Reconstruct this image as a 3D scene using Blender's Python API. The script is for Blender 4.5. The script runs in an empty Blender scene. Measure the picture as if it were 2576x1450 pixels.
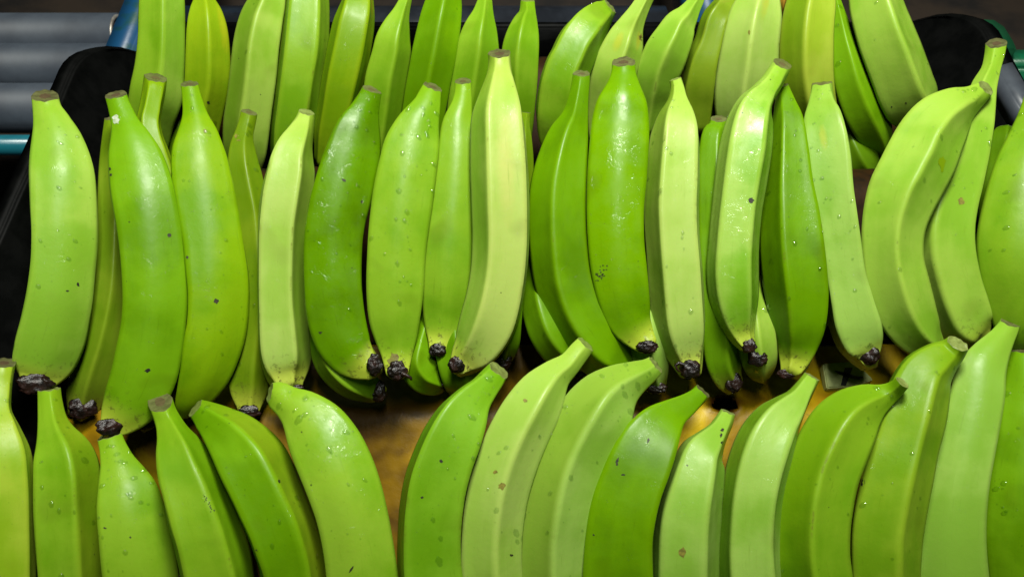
import bpy, bmesh, math, random
from mathutils import Vector, noise, Matrix
from mathutils.bvhtree import BVHTree

sc = bpy.context.scene
R = math.radians

# ------------------------------------------------------------------ camera, world, lamps, exposure
CAM_H, PITCH, LENS = .74, 57.0, 28.0
cam_d = bpy.data.cameras.new('camera'); cam = bpy.data.objects.new('camera', cam_d)
sc.collection.objects.link(cam)
cam_d.lens = LENS; cam_d.sensor_width = 36; cam_d.clip_start = .01; cam_d.clip_end = 50
cam.location = (0, 0, CAM_H); cam.rotation_euler = (R(90-PITCH), 0, 0)
cam_d.dof.use_dof = True; cam_d.dof.focus_distance = .74; cam_d.dof.aperture_fstop = 9.0
sc.camera = cam

world = bpy.data.worlds.new('World'); sc.world = world; world.use_nodes = True
bg = world.node_tree.nodes['Background']
bg.inputs['Color'].default_value = (.62, .74, .85, 1); bg.inputs['Strength'].default_value = .008

def area(name, loc, target, sx, sy, power, col):
    d = bpy.data.lights.new(name, 'AREA'); d.shape = 'RECTANGLE'; d.size = sx; d.size_y = sy
    d.energy = power; d.color = col
    o = bpy.data.objects.new(name, d); sc.collection.objects.link(o); o.location = loc
    o.rotation_euler = (Vector(target) - Vector(loc)).to_track_quat('-Z', 'Y').to_euler()
    return o
area('overhead_softbox', (.12, .82, 1.58), (0, .42, .1), .42, .32, 43, (1.0, 1.0, .90))
area('overhead_tube_light', (.06, .22, 1.62), (.03, .40, .1), .06, .5, 6.5, (.95, 1.0, .98))

sc.view_settings.view_transform = 'Standard'; sc.view_settings.look = 'None'
sc.view_settings.exposure = 0; sc.view_settings.gamma = 1
sc.render.film_transparent = False
sc.cycles.max_bounces = 8; sc.cycles.diffuse_bounces = 1; sc.cycles.transmission_bounces = 6; sc.cycles.caustics_refractive = False
sc.cycles.caustics_reflective = False

# ------------------------------------------------------------------ placing: photo outline -> the sloping plane each row lies on
FPX = 2576 * LENS / 36
fw = Vector((0, math.cos(R(PITCH)), -math.sin(R(PITCH)))); up = Vector((0, math.sin(R(PITCH)), math.cos(R(PITCH))))
rt = Vector((1, 0, 0)); CAM = Vector((0, 0, CAM_H))
def ray(x, y): return (fw*FPX + rt*(x-1288) + up*(725-y))
def at_z(x, y, z):
    r = ray(x, y); return CAM + r*((z-CAM_H)/r.z)
ROWS = {}
def row_plane(k, base_px, z0, slope):
    p = at_z(1288, base_px, z0); ROWS[k] = (p, Vector((0, -math.sin(R(slope)), math.cos(R(slope)))))
row_plane(1, 430, .050, 40); row_plane(2, 1000, .055, 28); row_plane(3, 1650, .010, 26)
def on_row(k, x, y, h):
    p, n = ROWS[k]; r = ray(x, y); return CAM + r*((p + n*h - CAM).dot(n)/r.dot(n))

# ------------------------------------------------------------------ helpers
def tag(o, label=None, cat=None, group=None, kind=None):
    if label: o['label'] = label
    if cat: o['category'] = cat
    if group: o['group'] = group
    if kind: o['kind'] = kind
    return o
def empty(name, loc):
    o = bpy.data.objects.new(name, None); sc.collection.objects.link(o); o.location = loc
    o.empty_display_size = .02; return o
def link(name, bm, mat, parent=None, loc=None, smooth=True):
    """world-space bmesh -> object whose origin is loc (or the parent's)"""
    base = Vector(parent.location) if parent is not None and loc is None else Vector(loc or (0, 0, 0))
    bmesh.ops.translate(bm, verts=bm.verts, vec=-base)
    me = bpy.data.meshes.new(name); bm.to_mesh(me); bm.free()
    for m in (mat if isinstance(mat, (list, tuple)) else [mat]): me.materials.append(m)
    for p in me.polygons: p.use_smooth = smooth
    o = bpy.data.objects.new(name, me); sc.collection.objects.link(o)
    if parent is not None: o.parent = parent
    else: o.location = base
    return o

class NT:
    def __init__(s, name):
        s.m = bpy.data.materials.new(name); s.m.use_nodes = True; s.t = s.m.node_tree
        s.b = s.t.nodes['Principled BSDF']
    def n(s, ty, **k):
        x = s.t.nodes.new(ty)
        for a, v in k.items():
            if a.startswith('_'): x.inputs[a[1:].replace('_', ' ')].default_value = v
            else: setattr(x, a, v)
        return x
    def l(s, a, b): s.t.links.new(a, b)
def ramp(nt, fac, stops, interp='LINEAR'):
    r = nt.n('ShaderNodeValToRGB'); r.color_ramp.interpolation = interp
    e = r.color_ramp.elements
    while len(e) < len(stops): e.new(.5)
    for i, (p, c) in enumerate(stops): e[i].position = p; e[i].color = c if len(c) == 4 else (*c, 1)
    nt.l(fac, r.inputs[0]); return r.outputs[0]
def mix(nt, fac, a, b, mode='MIX'):
    x = nt.n('ShaderNodeMix', data_type='RGBA', blend_type=mode)
    for s_, v in ((0, fac), (6, a), (7, b)):
        if hasattr(v, 'is_output'): nt.l(v, x.inputs[s_])
        else: x.inputs[s_].default_value = v if s_ == 0 else (*v, 1)
    return x.outputs[2]
def math_(nt, op, a, b=0, clamp=False):
    x = nt.n('ShaderNodeMath', operation=op, use_clamp=clamp)
    for i, v in enumerate((a, b)):
        if hasattr(v, 'is_output'): nt.l(v, x.inputs[i])
        else: x.inputs[i].default_value = v
    return x.outputs[0]
def noise_n(nt, vec, scale, detail=2, rough=.5, dist=0):
    x = nt.n('ShaderNodeTexNoise', _Scale=scale, _Detail=detail, _Roughness=rough, _Distortion=dist)
    nt.l(vec, x.inputs['Vector']); return x.outputs['Fac']

BLK = (0, 0, 0, 1); WHT = (1, 1, 1, 1)
COL = {  # light skin, greener skin
 'P': ((0.263,0.425,0.0466), (0.181,0.354,0.0210)), 'P2': ((0.320,0.456,0.0876), (0.249,0.406,0.0489)), 'P3': ((0.249,0.410,0.0644), (0.177,0.340,0.0303)),
 'P4': ((0.276,0.445,0.0644), (0.152,0.344,0.0119)), 'YP': ((0.335,0.441,0.0892), (0.253,0.401,0.0473)),
 'M': ((0.188,0.344,0.0142), (0.126,0.277,0.0049)), 'M2': ((0.170,0.317,0.0109), (0.118,0.264,0.0049)), 'M3': ((0.213,0.370,0.0218), (0.144,0.304,0.0076)),
 'B': ((0.208,0.330,0.0048), (0.143,0.274,0.0024)), 'B2': ((0.173,0.320,0.0020), (0.111,0.256,0.0010)), 'B3': ((0.195,0.324,0.0141), (0.124,0.257,0.0049)),
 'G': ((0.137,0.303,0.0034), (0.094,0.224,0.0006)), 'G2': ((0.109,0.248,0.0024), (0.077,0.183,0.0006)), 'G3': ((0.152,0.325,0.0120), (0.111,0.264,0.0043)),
 'V': ((0.093,0.222,0.0003), (0.058,0.137,0.0003)), 'V2': ((0.110,0.252,0.0003), (0.075,0.178,0.0003)), 'V3': ((0.134,0.290,0.0003), (0.094,0.223,0.0003)),
 'Y': ((0.267,0.406,0.0525), (0.186,0.340,0.0210)), 'Y2': ((0.286,0.408,0.0261), (0.204,0.350,0.0093)), 'YY': ((0.313,0.416,0.0363), (0.250,0.370,0.0180)),
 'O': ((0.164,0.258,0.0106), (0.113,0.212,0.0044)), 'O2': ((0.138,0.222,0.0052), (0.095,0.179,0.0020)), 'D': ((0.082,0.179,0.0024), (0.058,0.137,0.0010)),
 'X1': ((0.178,0.282,0.0071), (0.124,0.228,0.0036)), 'X2': ((0.178,0.299,0.0218), (0.131,0.253,0.0109)), 'X3': ((0.113,0.239,0.0010), (0.079,0.188,0.0006)),
 'T':  ((0.363,0.197,0.0239), (0.242,0.154,0.0102)),
}

def peel_material(i, f):
    ca, cb = COL[f['col']]; kw = f['kw']; rnd = random.Random(i*7+3)
    nt = NT('plantain_skin')
    tc = nt.n('ShaderNodeTexCoord'); mp = nt.n('ShaderNodeMapping'); nt.l(tc.outputs['Object'], mp.inputs['Vector'])
    mp.inputs['Location'].default_value = (i*1.37, i*.71, i*.29); ob = mp.outputs[0]
    uvm = nt.n('ShaderNodeMapping'); nt.l(tc.outputs['UV'], uvm.inputs['Vector'])
    uvm.inputs['Location'].default_value = (i*3.1, i*1.7, 0); uvm.inputs['Scale'].default_value = (3.2, 1.3, 1)
    uv = uvm.outputs[0]
    sep = nt.n('ShaderNodeSeparateXYZ'); nt.l(tc.outputs['UV'], sep.inputs[0]); u, t = sep.outputs[0], sep.outputs[1]
    at = nt.n('ShaderNodeAttribute', attribute_name='ridge'); rd = at.outputs['Fac']
    # broad patches, lengthwise streaks, one side greener than the other
    n1 = noise_n(nt, ob, 14, 2, .55, .4); n2 = noise_n(nt, uv, 2.4, 3, .6, .3); n3 = noise_n(nt, ob, 70, 3, .6)
    side = math_(nt, 'SINE', math_(nt, 'ADD', math_(nt, 'MULTIPLY', u, 6.283), rnd.uniform(0, 6.28)))
    s = math_(nt, 'ADD', math_(nt, 'MULTIPLY', n1, 1.15), math_(nt, 'MULTIPLY', n2, .38))
    s = math_(nt, 'ADD', s, math_(nt, 'MULTIPLY', n3, .20)); s = math_(nt, 'ADD', s, math_(nt, 'MULTIPLY', side, .10))
    fac = ramp(nt, s, [(.76, BLK), (1.0, WHT)]) if False else None
    mr = nt.n('ShaderNodeMapRange', interpolation_type='SMOOTHSTEP'); nt.l(s, mr.inputs[0])
    mr.inputs[1].default_value = .70; mr.inputs[2].default_value = 1.06
    col = mix(nt, mr.outputs[0], ca, cb)
    if 'face' in kw:      # one face recoloured to the ridge: some real two-tone skin, some painted shade
        sd, key = kw['face']; c_ = (90 - f['d'] + (180/f['n'] if sd == 'l' else -180/f['n']))/360
        w_ = nt.n('ShaderNodeMath', operation='WRAP'); nt.l(math_(nt, 'SUBTRACT', u, c_), w_.inputs[0]); w_.inputs[1].default_value = .5; w_.inputs[2].default_value = -.5
        fm = nt.n('ShaderNodeMapRange', interpolation_type='SMOOTHSTEP'); nt.l(math_(nt, 'ABSOLUTE', w_.outputs[0]), fm.inputs[0])
        hf = .5/f['n']; fm.inputs[1].default_value = hf+.014; fm.inputs[2].default_value = hf-.020; fm.inputs[4].default_value = .85
        col = mix(nt, fm.outputs[0], col, mix(nt, mr.outputs[0], *COL[key]))
    # blotches: olive bruises under the skin
    n4 = noise_n(nt, ob, 26, 1, .4, .2)
    br = nt.n('ShaderNodeMapRange'); nt.l(n4, br.inputs[0]); br.inputs[1].default_value = .66; br.inputs[2].default_value = .78
    br.inputs[4].default_value = .45
    col = mix(nt, br.outputs[0], col, (cb[0]*.85, cb[1]*.68, cb[2]))
    for u0, t0, ru, rt_, bc in kw.get('blush', ()):     # a soft-edged ripening patch
        w_ = nt.n('ShaderNodeMath', operation='WRAP'); nt.l(math_(nt, 'SUBTRACT', u, u0), w_.inputs[0]); w_.inputs[1].default_value = .5; w_.inputs[2].default_value = -.5
        du = math_(nt, 'POWER', math_(nt, 'DIVIDE', math_(nt, 'ABSOLUTE', w_.outputs[0]), ru), 2); dt_ = math_(nt, 'POWER', math_(nt, 'DIVIDE', math_(nt, 'ABSOLUTE', math_(nt, 'SUBTRACT', t, t0)), rt_), 2)
        q_ = math_(nt, 'ADD', math_(nt, 'ADD', du, dt_), math_(nt, 'MULTIPLY', noise_n(nt, ob, 60, 4, .65), 1.1))
        bm_ = nt.n('ShaderNodeMapRange', interpolation_type='SMOOTHSTEP'); nt.l(q_, bm_.inputs[0]); bm_.inputs[1].default_value = 1.5; bm_.inputs[2].default_value = .40; bm_.inputs[4].default_value = .42
        col = mix(nt, bm_.outputs[0], col, bc)
    # fibre: faint lengthwise scratches and scuffs
    um = nt.n('ShaderNodeMapping'); nt.l(tc.outputs['UV'], um.inputs['Vector']); um.inputs['Location'].default_value = (i*2.3, i*.9, 0); um.inputs['Scale'].default_value = (34, 5, 1)
    fs = nt.n('ShaderNodeMapRange'); nt.l(noise_n(nt, um.outputs[0], 1.6, 4, .7, .4), fs.inputs[0]); fs.inputs[1].default_value = .60; fs.inputs[2].default_value = .74; fs.inputs[4].default_value = .42
    col = mix(nt, fs.outputs[0], col, (cb[0]*.80, cb[1]*.72, cb[2]*.8))
    # neck: cleaner yellow green
    nk = nt.n('ShaderNodeMapRange', interpolation_type='SMOOTHSTEP'); nt.l(t, nk.inputs[0])
    nk.inputs[1].default_value = .24; nk.inputs[2].default_value = .04; nk.inputs[4].default_value = .45
    col = mix(nt, nk.outputs[0], col, (ca[0]*.86, ca[1]*.92, ca[2]*.30))
    # ridges: paler skin along the crest, thin brown rubbing here and there
    rm = math_(nt, 'MULTIPLY', rd, .42)
    col = mix(nt, rm, col, (min(ca[0]*1.25, .7), min(ca[1]*1.1, .75), ca[2]*1.3))
    rub = nt.n('ShaderNodeMapRange'); nt.l(noise_n(nt, ob, 38, 4, .75), rub.inputs[0])
    rub.inputs[1].default_value = .55; rub.inputs[2].default_value = .66
    rubm = math_(nt, 'MULTIPLY', rub.outputs[0], math_(nt, 'POWER', rd, 6))
    col = mix(nt, math_(nt, 'MULTIPLY', rubm, .75), col, (.11, .10, .015))
    # towards the dried flower end: yellow collar, then sooty flecks
    if f['tip']:
        e1 = nt.n('ShaderNodeMapRange', interpolation_type='SMOOTHSTEP'); nt.l(t, e1.inputs[0])
        e1.inputs[1].default_value = .90; e1.inputs[2].default_value = .99; e1.inputs[4].default_value = .6
        col = mix(nt, e1.outputs[0], col, (.45, .50, .05))
        e2 = nt.n('ShaderNodeMapRange'); nt.l(t, e2.inputs[0]); e2.inputs[1].default_value = .86; e2.inputs[2].default_value = 1.0
        g = nt.n('ShaderNodeMapRange'); nt.l(noise_n(nt, ob, 150, 4, .75), g.inputs[0])
        g.inputs[1].default_value = .56; g.inputs[2].default_value = .64
        col = mix(nt, math_(nt, 'MULTIPLY', math_(nt, 'MULTIPLY', e2.outputs[0], g.outputs[0]), .9), col, (.05, .03, .012))
    # pin-prick black specks
    vo = nt.n('ShaderNodeTexVoronoi', _Scale=95.0); nt.l(ob, vo.inputs['Vector'])
    amt = kw.get('specks', .12)
    d = math_(nt, 'LESS_THAN', vo.outputs['Distance'], .075)
    sv = nt.n('ShaderNodeSeparateColor'); nt.l(vo.outputs['Color'], sv.inputs[0])
    d = math_(nt, 'MULTIPLY', d, math_(nt, 'LESS_THAN', sv.outputs[0], .16*amt + .006))
    col = mix(nt, math_(nt, 'MULTIPLY', d, .85), col, (.03, .03, .012))
    nt.l(col, nt.b.inputs['Base Color'])
    # wax and the film of water
    gl = kw.get('glossy', 0)
    wr = nt.n('ShaderNodeMapRange'); nt.l(noise_n(nt, ob, 34, 4, .65), wr.inputs[0])
    wr.inputs[1].default_value = .40; wr.inputs[2].default_value = .62
    wr.inputs[3].default_value = .44; wr.inputs[4].default_value = .24 if gl else .33
    nt.l(wr.outputs[0], nt.b.inputs['Roughness'])
    nt.b.inputs['Specular IOR Level'].default_value = .20
    wet = nt.n('ShaderNodeMapRange'); nt.l(noise_n(nt, ob, 42, 5, .7, .5), wet.inputs[0])
    wet.inputs[1].default_value = .50 if gl else .54; wet.inputs[2].default_value = .62 if gl else .66; wet.inputs[4].default_value = 1.0 if gl else .35
    nt.l(wet.outputs[0], nt.b.inputs['Coat Weight']); nt.b.inputs['Coat Roughness'].default_value = .10
    nt.b.inputs['Coat IOR'].default_value = 1.33
    b1 = nt.n('ShaderNodeBump', _Strength=.35, _Distance=.0006); nt.l(noise_n(nt, ob, 110, 3, .6), b1.inputs['Height'])
    nt.l(b1.outputs[0], nt.b.inputs['Normal'])
    b2 = nt.n('ShaderNodeBump', _Strength=1.0, _Distance=.0022); nt.l(noise_n(nt, ob, 120, 3, .62, .8), b2.inputs['Height'])
    nt.l(b1.outputs[0], b2.inputs['Normal']); nt.l(b2.outputs[0], nt.b.inputs['Coat Normal'])
    nt.b.inputs['Subsurface Weight'].default_value = .06
    nt.b.inputs['Subsurface Radius'].default_value = (.35, 1.0, .15); nt.b.inputs['Subsurface Scale'].default_value = .004
    return nt.m

def simple(name, c1, c2, scale, rough=.5, bump=.0, bdist=.001, detail=4, lo=.4, hi=.62, spec=.4, metal=0, coord='Object'):
    nt = NT(name); tc = nt.n('ShaderNodeTexCoord'); v = tc.outputs[coord]
    n = noise_n(nt, v, scale, detail, .6)
    mr = nt.n('ShaderNodeMapRange'); nt.l(n, mr.inputs[0]); mr.inputs[1].default_value = lo; mr.inputs[2].default_value = hi
    nt.l(mix(nt, mr.outputs[0], c1, c2), nt.b.inputs['Base Color'])
    nt.b.inputs['Roughness'].default_value = rough; nt.b.inputs['Specular IOR Level'].default_value = spec
    nt.b.inputs['Metallic'].default_value = metal
    if bump:
        b = nt.n('ShaderNodeBump', _Strength=bump, _Distance=bdist); nt.l(noise_n(nt, v, scale*2.2, 5, .65), b.inputs['Height'])
        nt.l(b.outputs[0], nt.b.inputs['Normal'])
    return nt.m

M_CUT = simple('cut_stem_flesh', (.12,.125,.045), (.075,.075,.028), 130, .35, .5, .0006)
M_CUTP = simple('pale_cut_flesh', (.21,.26,.07), (.14,.17,.04), 130, .35, .5, .0005)
M_CORE = simple('cut_stem_core', (.10,.07,.035), (.07,.05,.025), 160, .4, .5, .0005)
M_TIP = simple('dried_blossom_crust', (.006,.004,.003), (.030,.012,.009), 110, .30, .8, .0010, 5, .42, .68, .35)
M_MARK = simple('black_blemish', (.010,.010,.006), (.035,.028,.012), 300, .6)
M_BROWN = simple('brown_blemish', (.13,.12,.02), (.22,.20,.03), 300, .5)
M_SCAR = simple('dry_white_scar', (.50,.55,.42), (.25,.35,.14), 260, .7, .4, .0005)
def water_mat():
    nt = NT('water_drop'); nt.t.nodes.remove(nt.b)
    tr = nt.n('ShaderNodeBsdfTransparent'); tr.inputs[0].default_value = (.93, .96, .93, 1)
    gl = nt.n('ShaderNodeBsdfGlossy', _Roughness=.09); lw = nt.n('ShaderNodeFresnel', _IOR=1.6)
    m = nt.n('ShaderNodeMixShader'); nt.l(math_(nt, 'MINIMUM', lw.outputs[0], .18), m.inputs[0]); nt.l(tr.outputs[0], m.inputs[1]); nt.l(gl.outputs[0], m.inputs[2])
    nt.l(m.outputs[0], nt.t.nodes['Material Output'].inputs[0]); return nt.m
M_WATER = water_mat()
# Every fruit: key, row, lift off the row plane (m), colours, faces, crease offset (deg), crispness, twist (deg), cut tilt,
# outline stations (left x, left y, right x, right y), dried tip (x, y, rx, ry) or None, label
F = []
def P(key, row, h, col, n, d, p, tw, ct, st, tip, label, **kw):
    F.append(dict(key=key, row=row, h=h, col=col, n=n, d=d, p=p, tw=tw, ct=ct, st=st, tip=tip, label=label, kw=kw))

# ---------------------------------------------------------------- back row
P('b1',1,.008,'M',5,3,9,0,.3,[(366,-150,420,-150),(360,-95,440,-95),(352,-45,460,-45),(350,0,465,0),(347,100,467,100),(340,170,466,170),(327,235,462,235),(322,300,440,305),(340,360,425,365),(360,410,410,412)],None,
  'light green plantain leftmost in the back row, beside the black crate corner', face=('r','P'))
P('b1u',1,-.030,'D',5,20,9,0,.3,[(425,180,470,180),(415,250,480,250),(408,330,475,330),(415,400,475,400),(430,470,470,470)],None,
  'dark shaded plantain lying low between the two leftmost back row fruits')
P('b2',1,.004,'B',5,4,9,0,.3,[(498,-70,526,-70),(494,-30,530,-30),(488,0,541,0),(477,33,560,33),(470,75,573,75),(467,130,580,130),(465,200,580,200),(461,267,566,267),(468,330,552,330),(480,400,540,400)],None,
  'green plantain with a yellow blush on its right shoulder, near the back left corner', blush=[(.07,.34,.07,.14,(.40,.37,.010))])
P('b3',1,.010,'Y',5,-20,9,0,.3,[(655,-120,690,-120),(645,-60,712,-60),(627,0,719,0),(602,50,712,52),(586,110,704,112),(578,180,697,182),(570,250,688,250),(560,320,679,320),(562,385,668,385),(580,440,650,440)],None,
  'broad pale back row plantain with a lengthwise ridge, left of the glossy one', face=('l','X2'))
P('b4',1,.004,'M',5,30,8,0,.3,[(735,-130,790,-130),(722,-60,818,-60),(717,0,830,0),(709,67,831,67),(702,130,827,130),(694,200,814,200),(685,270,803,270),(678,335,792,335),(680,400,780,400),(700,450,760,450)],None,
  'glossy light green plantain with white wet shine near its top in the back row')
P('b5',1,.008,'B',5,-38,9,0,.3,[(885,-90,920,-90),(875,-45,935,-45),(862,0,942,0),(849,35,945,33),(836,70,942,72),(822,133,932,135),(809,200,916,205),(799,267,898,275),(791,333,878,340),(790,400,855,405)],None,
  'yellowish green back row plantain with an amber stain at its upper right', blush=[(.06,.22,.05,.10,(.36,.20,.010))])
P('b6',1,.0,'M',5,14,8,0,.3,[(1016,-55,1046,-52),(1013,-28,1040,-25),(1005,0,1036,0),(987,33,1031,34),(964,67,1032,67),(946,100,1033,100),(936,135,1033,135),(919,200,1022,202),(911,267,1012,270),(905,335,1000,338),(910,400,985,402)],None,
  'sixth plantain from the left of the back row, its narrow stem meeting the roller')
P('b7',1,.004,'G',5,-3,11,0,.3,[(1110,-60,1148,-60),(1092,-28,1155,-28),(1074,0,1160,0),(1061,33,1160,33),(1050,70,1157,70),(1036,133,1148,133),(1024,200,1133,202),(1013,267,1121,270),(1005,333,1108,338),(1005,400,1085,402)],None,
  'two-tone back row plantain, pale left face and vivid green right face', face=('r','V3'))
P('b8',1,.0,'M',5,4,9,0,.3,[(1214,-50,1238,-50),(1210,-25,1236,-25),(1203,0,1238,0),(1190,33,1242,33),(1170,67,1250,67),(1156,100,1254,100),(1148,135,1255,135),(1137,200,1246,200),(1127,267,1234,267),(1122,335,1220,335),(1130,400,1205,400)],None,
  'green plantain with a thin stem, directly behind the tall yellow-green fruit with brown cut stem')
P('b9',1,-.004,'M',5,-10,8,0,.15,[(1310,2,1345,2),(1306,33,1347,33),(1290,58,1351,58),(1274,90,1355,90),(1264,125,1356,125),(1260,170,1354,170),(1262,233,1350,235),(1266,300,1343,300),(1275,370,1334,370)],None,
  'back row plantain with its cut stem just inside the top edge, right of centre')
P('b10',1,.012,'M',5,24,8,0,.2,[(1521,0,1550,33),(1488,15,1540,58),(1455,33,1528,88),(1428,57,1516,115),(1405,90,1504,137),(1385,133,1492,162),(1370,163,1484,183),(1358,200,1480,215),(1351,240,1470,250),(1348,285,1460,305),(1352,335,1440,345),(1368,385,1420,388)],None,
  'stubby green plantain leaning right with a broad cut top against the black roller')
P('b11',1,.0,'Y',5,12,12,0,.2,[(1625,-45,1655,-40),(1612,-20,1650,-17),(1600,0,1641,3),(1580,30,1628,35),(1555,62,1619,68),(1533,90,1617,98),(1518,115,1616,122),(1503,143,1609,152),(1488,172,1601,180),(1482,205,1592,212),(1478,240,1580,245),(1478,285,1565,288),(1482,340,1548,343)],None,
  'olive plantain with yellow stains below its ridged stem, behind the vivid wide one', blush=[(.09,.42,.05,.07,(.40,.34,.008)),(.30,.47,.05,.06,(.40,.37,.010))])
P('b12',1,.008,'P',5,0,8,0,.2,[(1755,-45,1782,-40),(1745,-20,1776,-17),(1734,0,1770,3),(1718,18,1761,25),(1697,38,1755,46),(1670,60,1749,68),(1648,90,1742,100),(1626,122,1732,130),(1614,148,1722,155),(1603,180,1709,186),(1598,215,1700,220),(1598,260,1682,262),(1602,320,1660,322)],None,
  'pale yellow-green plantain with a long stem leaning right out of the top edge')
P('b13',1,-.010,'O',5,-30,8,0,.2,[(1860,-70,1890,-66),(1835,-32,1872,-28),(1805,0,1858,3),(1781,25,1848,30),(1760,55,1836,60),(1745,105,1824,110),(1721,150,1816,155),(1706,195,1812,198),(1700,240,1806,243),(1710,310,1795,312)],None,
  'dull olive plantain tinged tan at the top, in shade between two pale back row fruits', blush=[(.30,.22,.12,.14,(.33,.27,.06))])
P('b14',1,.006,'P2',5,0,11,0,.3,[(1895,-110,1935,-110),(1880,-55,1952,-55),(1860,0,1960,0),(1840,35,1964,35),(1828,70,1962,70),(1818,115,1958,115),(1808,167,1955,167),(1801,230,1943,232),(1803,290,1928,293),(1820,350,1905,352)],None,
  'pale plantain with a central ridge, in the back row left of the yellowest fruit', blush=[(.20,.32,.04,.12,(.40,.37,.010))])
P('bpeach',1,-.02,'T',5,0,8,0,.3,[(1965,-90,2010,-90),(1955,-40,2000,-40),(1955,0,1990,0),(1958,40,1978,40),(1962,75,1974,75)],None,
  'peach-tan plantain glimpsed at the top edge between two pale fruits')
P('b15',1,.010,'YY',5,-3,12,0,.3,[(2005,-140,2070,-140),(1990,-70,2092,-70),(1979,0,2100,0),(1966,55,2098,55),(1959,110,2096,110),(1960,177,2095,177),(1970,240,2099,240),(1988,300,2105,300),(2015,360,2095,360)],None,
  'yellowest plantain in the back row with a sharp middle ridge, cropped by the top edge', face=('l','X1'))
P('b16',1,-.006,'G',5,15,9,0,.3,[(2085,-60,2100,-60),(2090,-15,2110,-15),(2093,25,2124,25),(2094,62,2138,62),(2094,103,2154,100),(2094,148,2175,143),(2098,203,2197,196),(2110,250,2216,243),(2127,292,2234,284),(2152,332,2246,322),(2182,368,2246,358),(2208,392,2236,388)],None,
  'slim green plantain slanting down to the right beneath the large leaning one')
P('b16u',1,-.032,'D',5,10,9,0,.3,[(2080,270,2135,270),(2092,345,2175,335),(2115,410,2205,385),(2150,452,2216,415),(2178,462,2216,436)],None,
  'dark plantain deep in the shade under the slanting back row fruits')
P('b17',1,.014,'P',4,25,7,0,.3,[(2130,-130,2190,-130),(2128,-65,2230,-65),(2134,0,2267,-2),(2143,50,2287,45),(2155,98,2305,90),(2171,142,2323,132),(2188,190,2340,176),(2204,236,2357,216),(2224,274,2369,246),(2252,304,2362,277),(2283,320,2335,302)],None,
  'large pale plantain leaning down right against the black crate, rightmost in the back row', specks=1.0, blush=[(.12,.90,.10,.08,(.10,.14,.01))])

# ---------------------------------------------------------------- middle row
P('m1',2,0.020,'P',3,-55,5,8,.38,[(77,243,148,243),(81,275,157,275),(84,310,178,310),(81,350,205,350),(77,400,227,400),(76,450,240,450),(78,533,246,533),(79,600,246,600),(76,666,241,670),(67,733,234,745),(53,800,222,800),(38,856,208,862),(31,905,182,925),(38,942,152,953),(50,968,122,968)],(86,965,42,27),
  'big pale plantain leftmost in the middle row with a large black tip facing the viewer', face=('l','P4'))
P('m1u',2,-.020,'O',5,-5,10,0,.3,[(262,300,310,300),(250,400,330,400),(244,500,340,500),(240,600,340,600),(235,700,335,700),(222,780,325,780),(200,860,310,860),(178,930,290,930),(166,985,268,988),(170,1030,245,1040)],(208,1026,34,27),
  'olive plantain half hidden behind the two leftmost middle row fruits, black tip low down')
P('m2',2,0.034,'G',3,-62,4.5,4,.32,[(263,238,319,240),(272,270,331,272),(280,313,351,313),(277,347,376,345),(272,387,402,385),(273,430,420,430),(278,483,437,483),(288,545,450,540),(298,610,460,610),(305,680,468,680),(308,750,470,745),(305,820,466,810),(294,880,459,882),(280,945,441,958),(262,1003,402,1020),(249,1045,345,1068),(248,1070,305,1086)],(276,1073,31,23),
  'bright green plantain with a white neck scar, its black tip lowest of all')
P('m2u',2,-.010,'D',5,10,8,0,.3,[(430,640,520,640),(425,740,515,740),(408,860,505,860),(378,970,455,985),(348,1040,400,1055),(345,1068,385,1072)],(364,1064,25,15),
  'dark plantain buried under the two bright green ones, only its blackened tip showing')
P('m3',2,0.014,'B2',3,-52,5,10,.36,[(454,213,499,211),(458,250,508,250),(459,295,523,290),(447,340,549,335),(434,385,568,385),(433,440,582,440),(440,500,595,500),(450,560,604,560),(459,610,611,610),(466,680,620,680),(472,740,623,740),(470,810,619,810),(461,870,607,875),(455,930,584,932),(447,975,545,992),(443,1012,503,1032),(452,1040,474,1050)],None,
  'bright green middle row plantain with two round black dots and no black tip')
P('m3u',2,-.018,'B',5,-30,7,0,.33,[(362,194,421,196),(357,230,417,232),(350,270,409,272),(342,305,406,310),(346,345,412,347),(352,395,430,395),(352,450,450,450),(352,520,460,520),(355,600,465,600)],None,
  'yellow-green plantain showing only its thick neck between two bright green fruits')
P('m4',2,-.012,'O2',5,10,8,0,.33,[(606,280,648,285),(600,305,643,310),(590,337,637,341),(578,370,641,372),(573,412,650,412),(576,460,662,460),(588,540,680,540),(596,640,690,640),(597,740,700,740),(588,840,690,840),(574,920,682,930),(580,985,672,990),(600,1030,652,1038)],(627,1034,27,16),
  'shaded olive plantain with a stained slim stem, set back left of the palest fruit')
P('m5',2,.004,'P2',5,24,13,0,.38,[(752,276,791,288),(743,300,791,306),(722,333,789,336),(696,366,788,370),(679,400,788,402),(668,440,790,440),(655,500,783,497),(648,570,772,570),(646,650,768,650),(646,750,768,750),(647,830,776,820),(652,885,782,890),(667,930,775,940),(690,965,762,968)],(736,975,30,9),
  'palest yellow-green plantain with a crisp ridge, left of the dark green one', face=('r','X2'))
P('m6',2,0.022,'V',3,62,4.5,-14,.32,[(911,231,961,222),(897,250,958,252),(876,282,955,287),(843,330,957,333),(820,378,955,385),(803,425,948,430),(787,480,938,485),(771,560,919,560),(765,640,908,640),(765,720,908,715),(771,790,917,787),(790,852,928,840),(826,903,942,872),(872,932,955,895),(912,944,962,912)],(942,917,19,26),
  'darkest green plantain of the middle row, its blackened tip hooked to the right', glossy=1)
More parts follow.
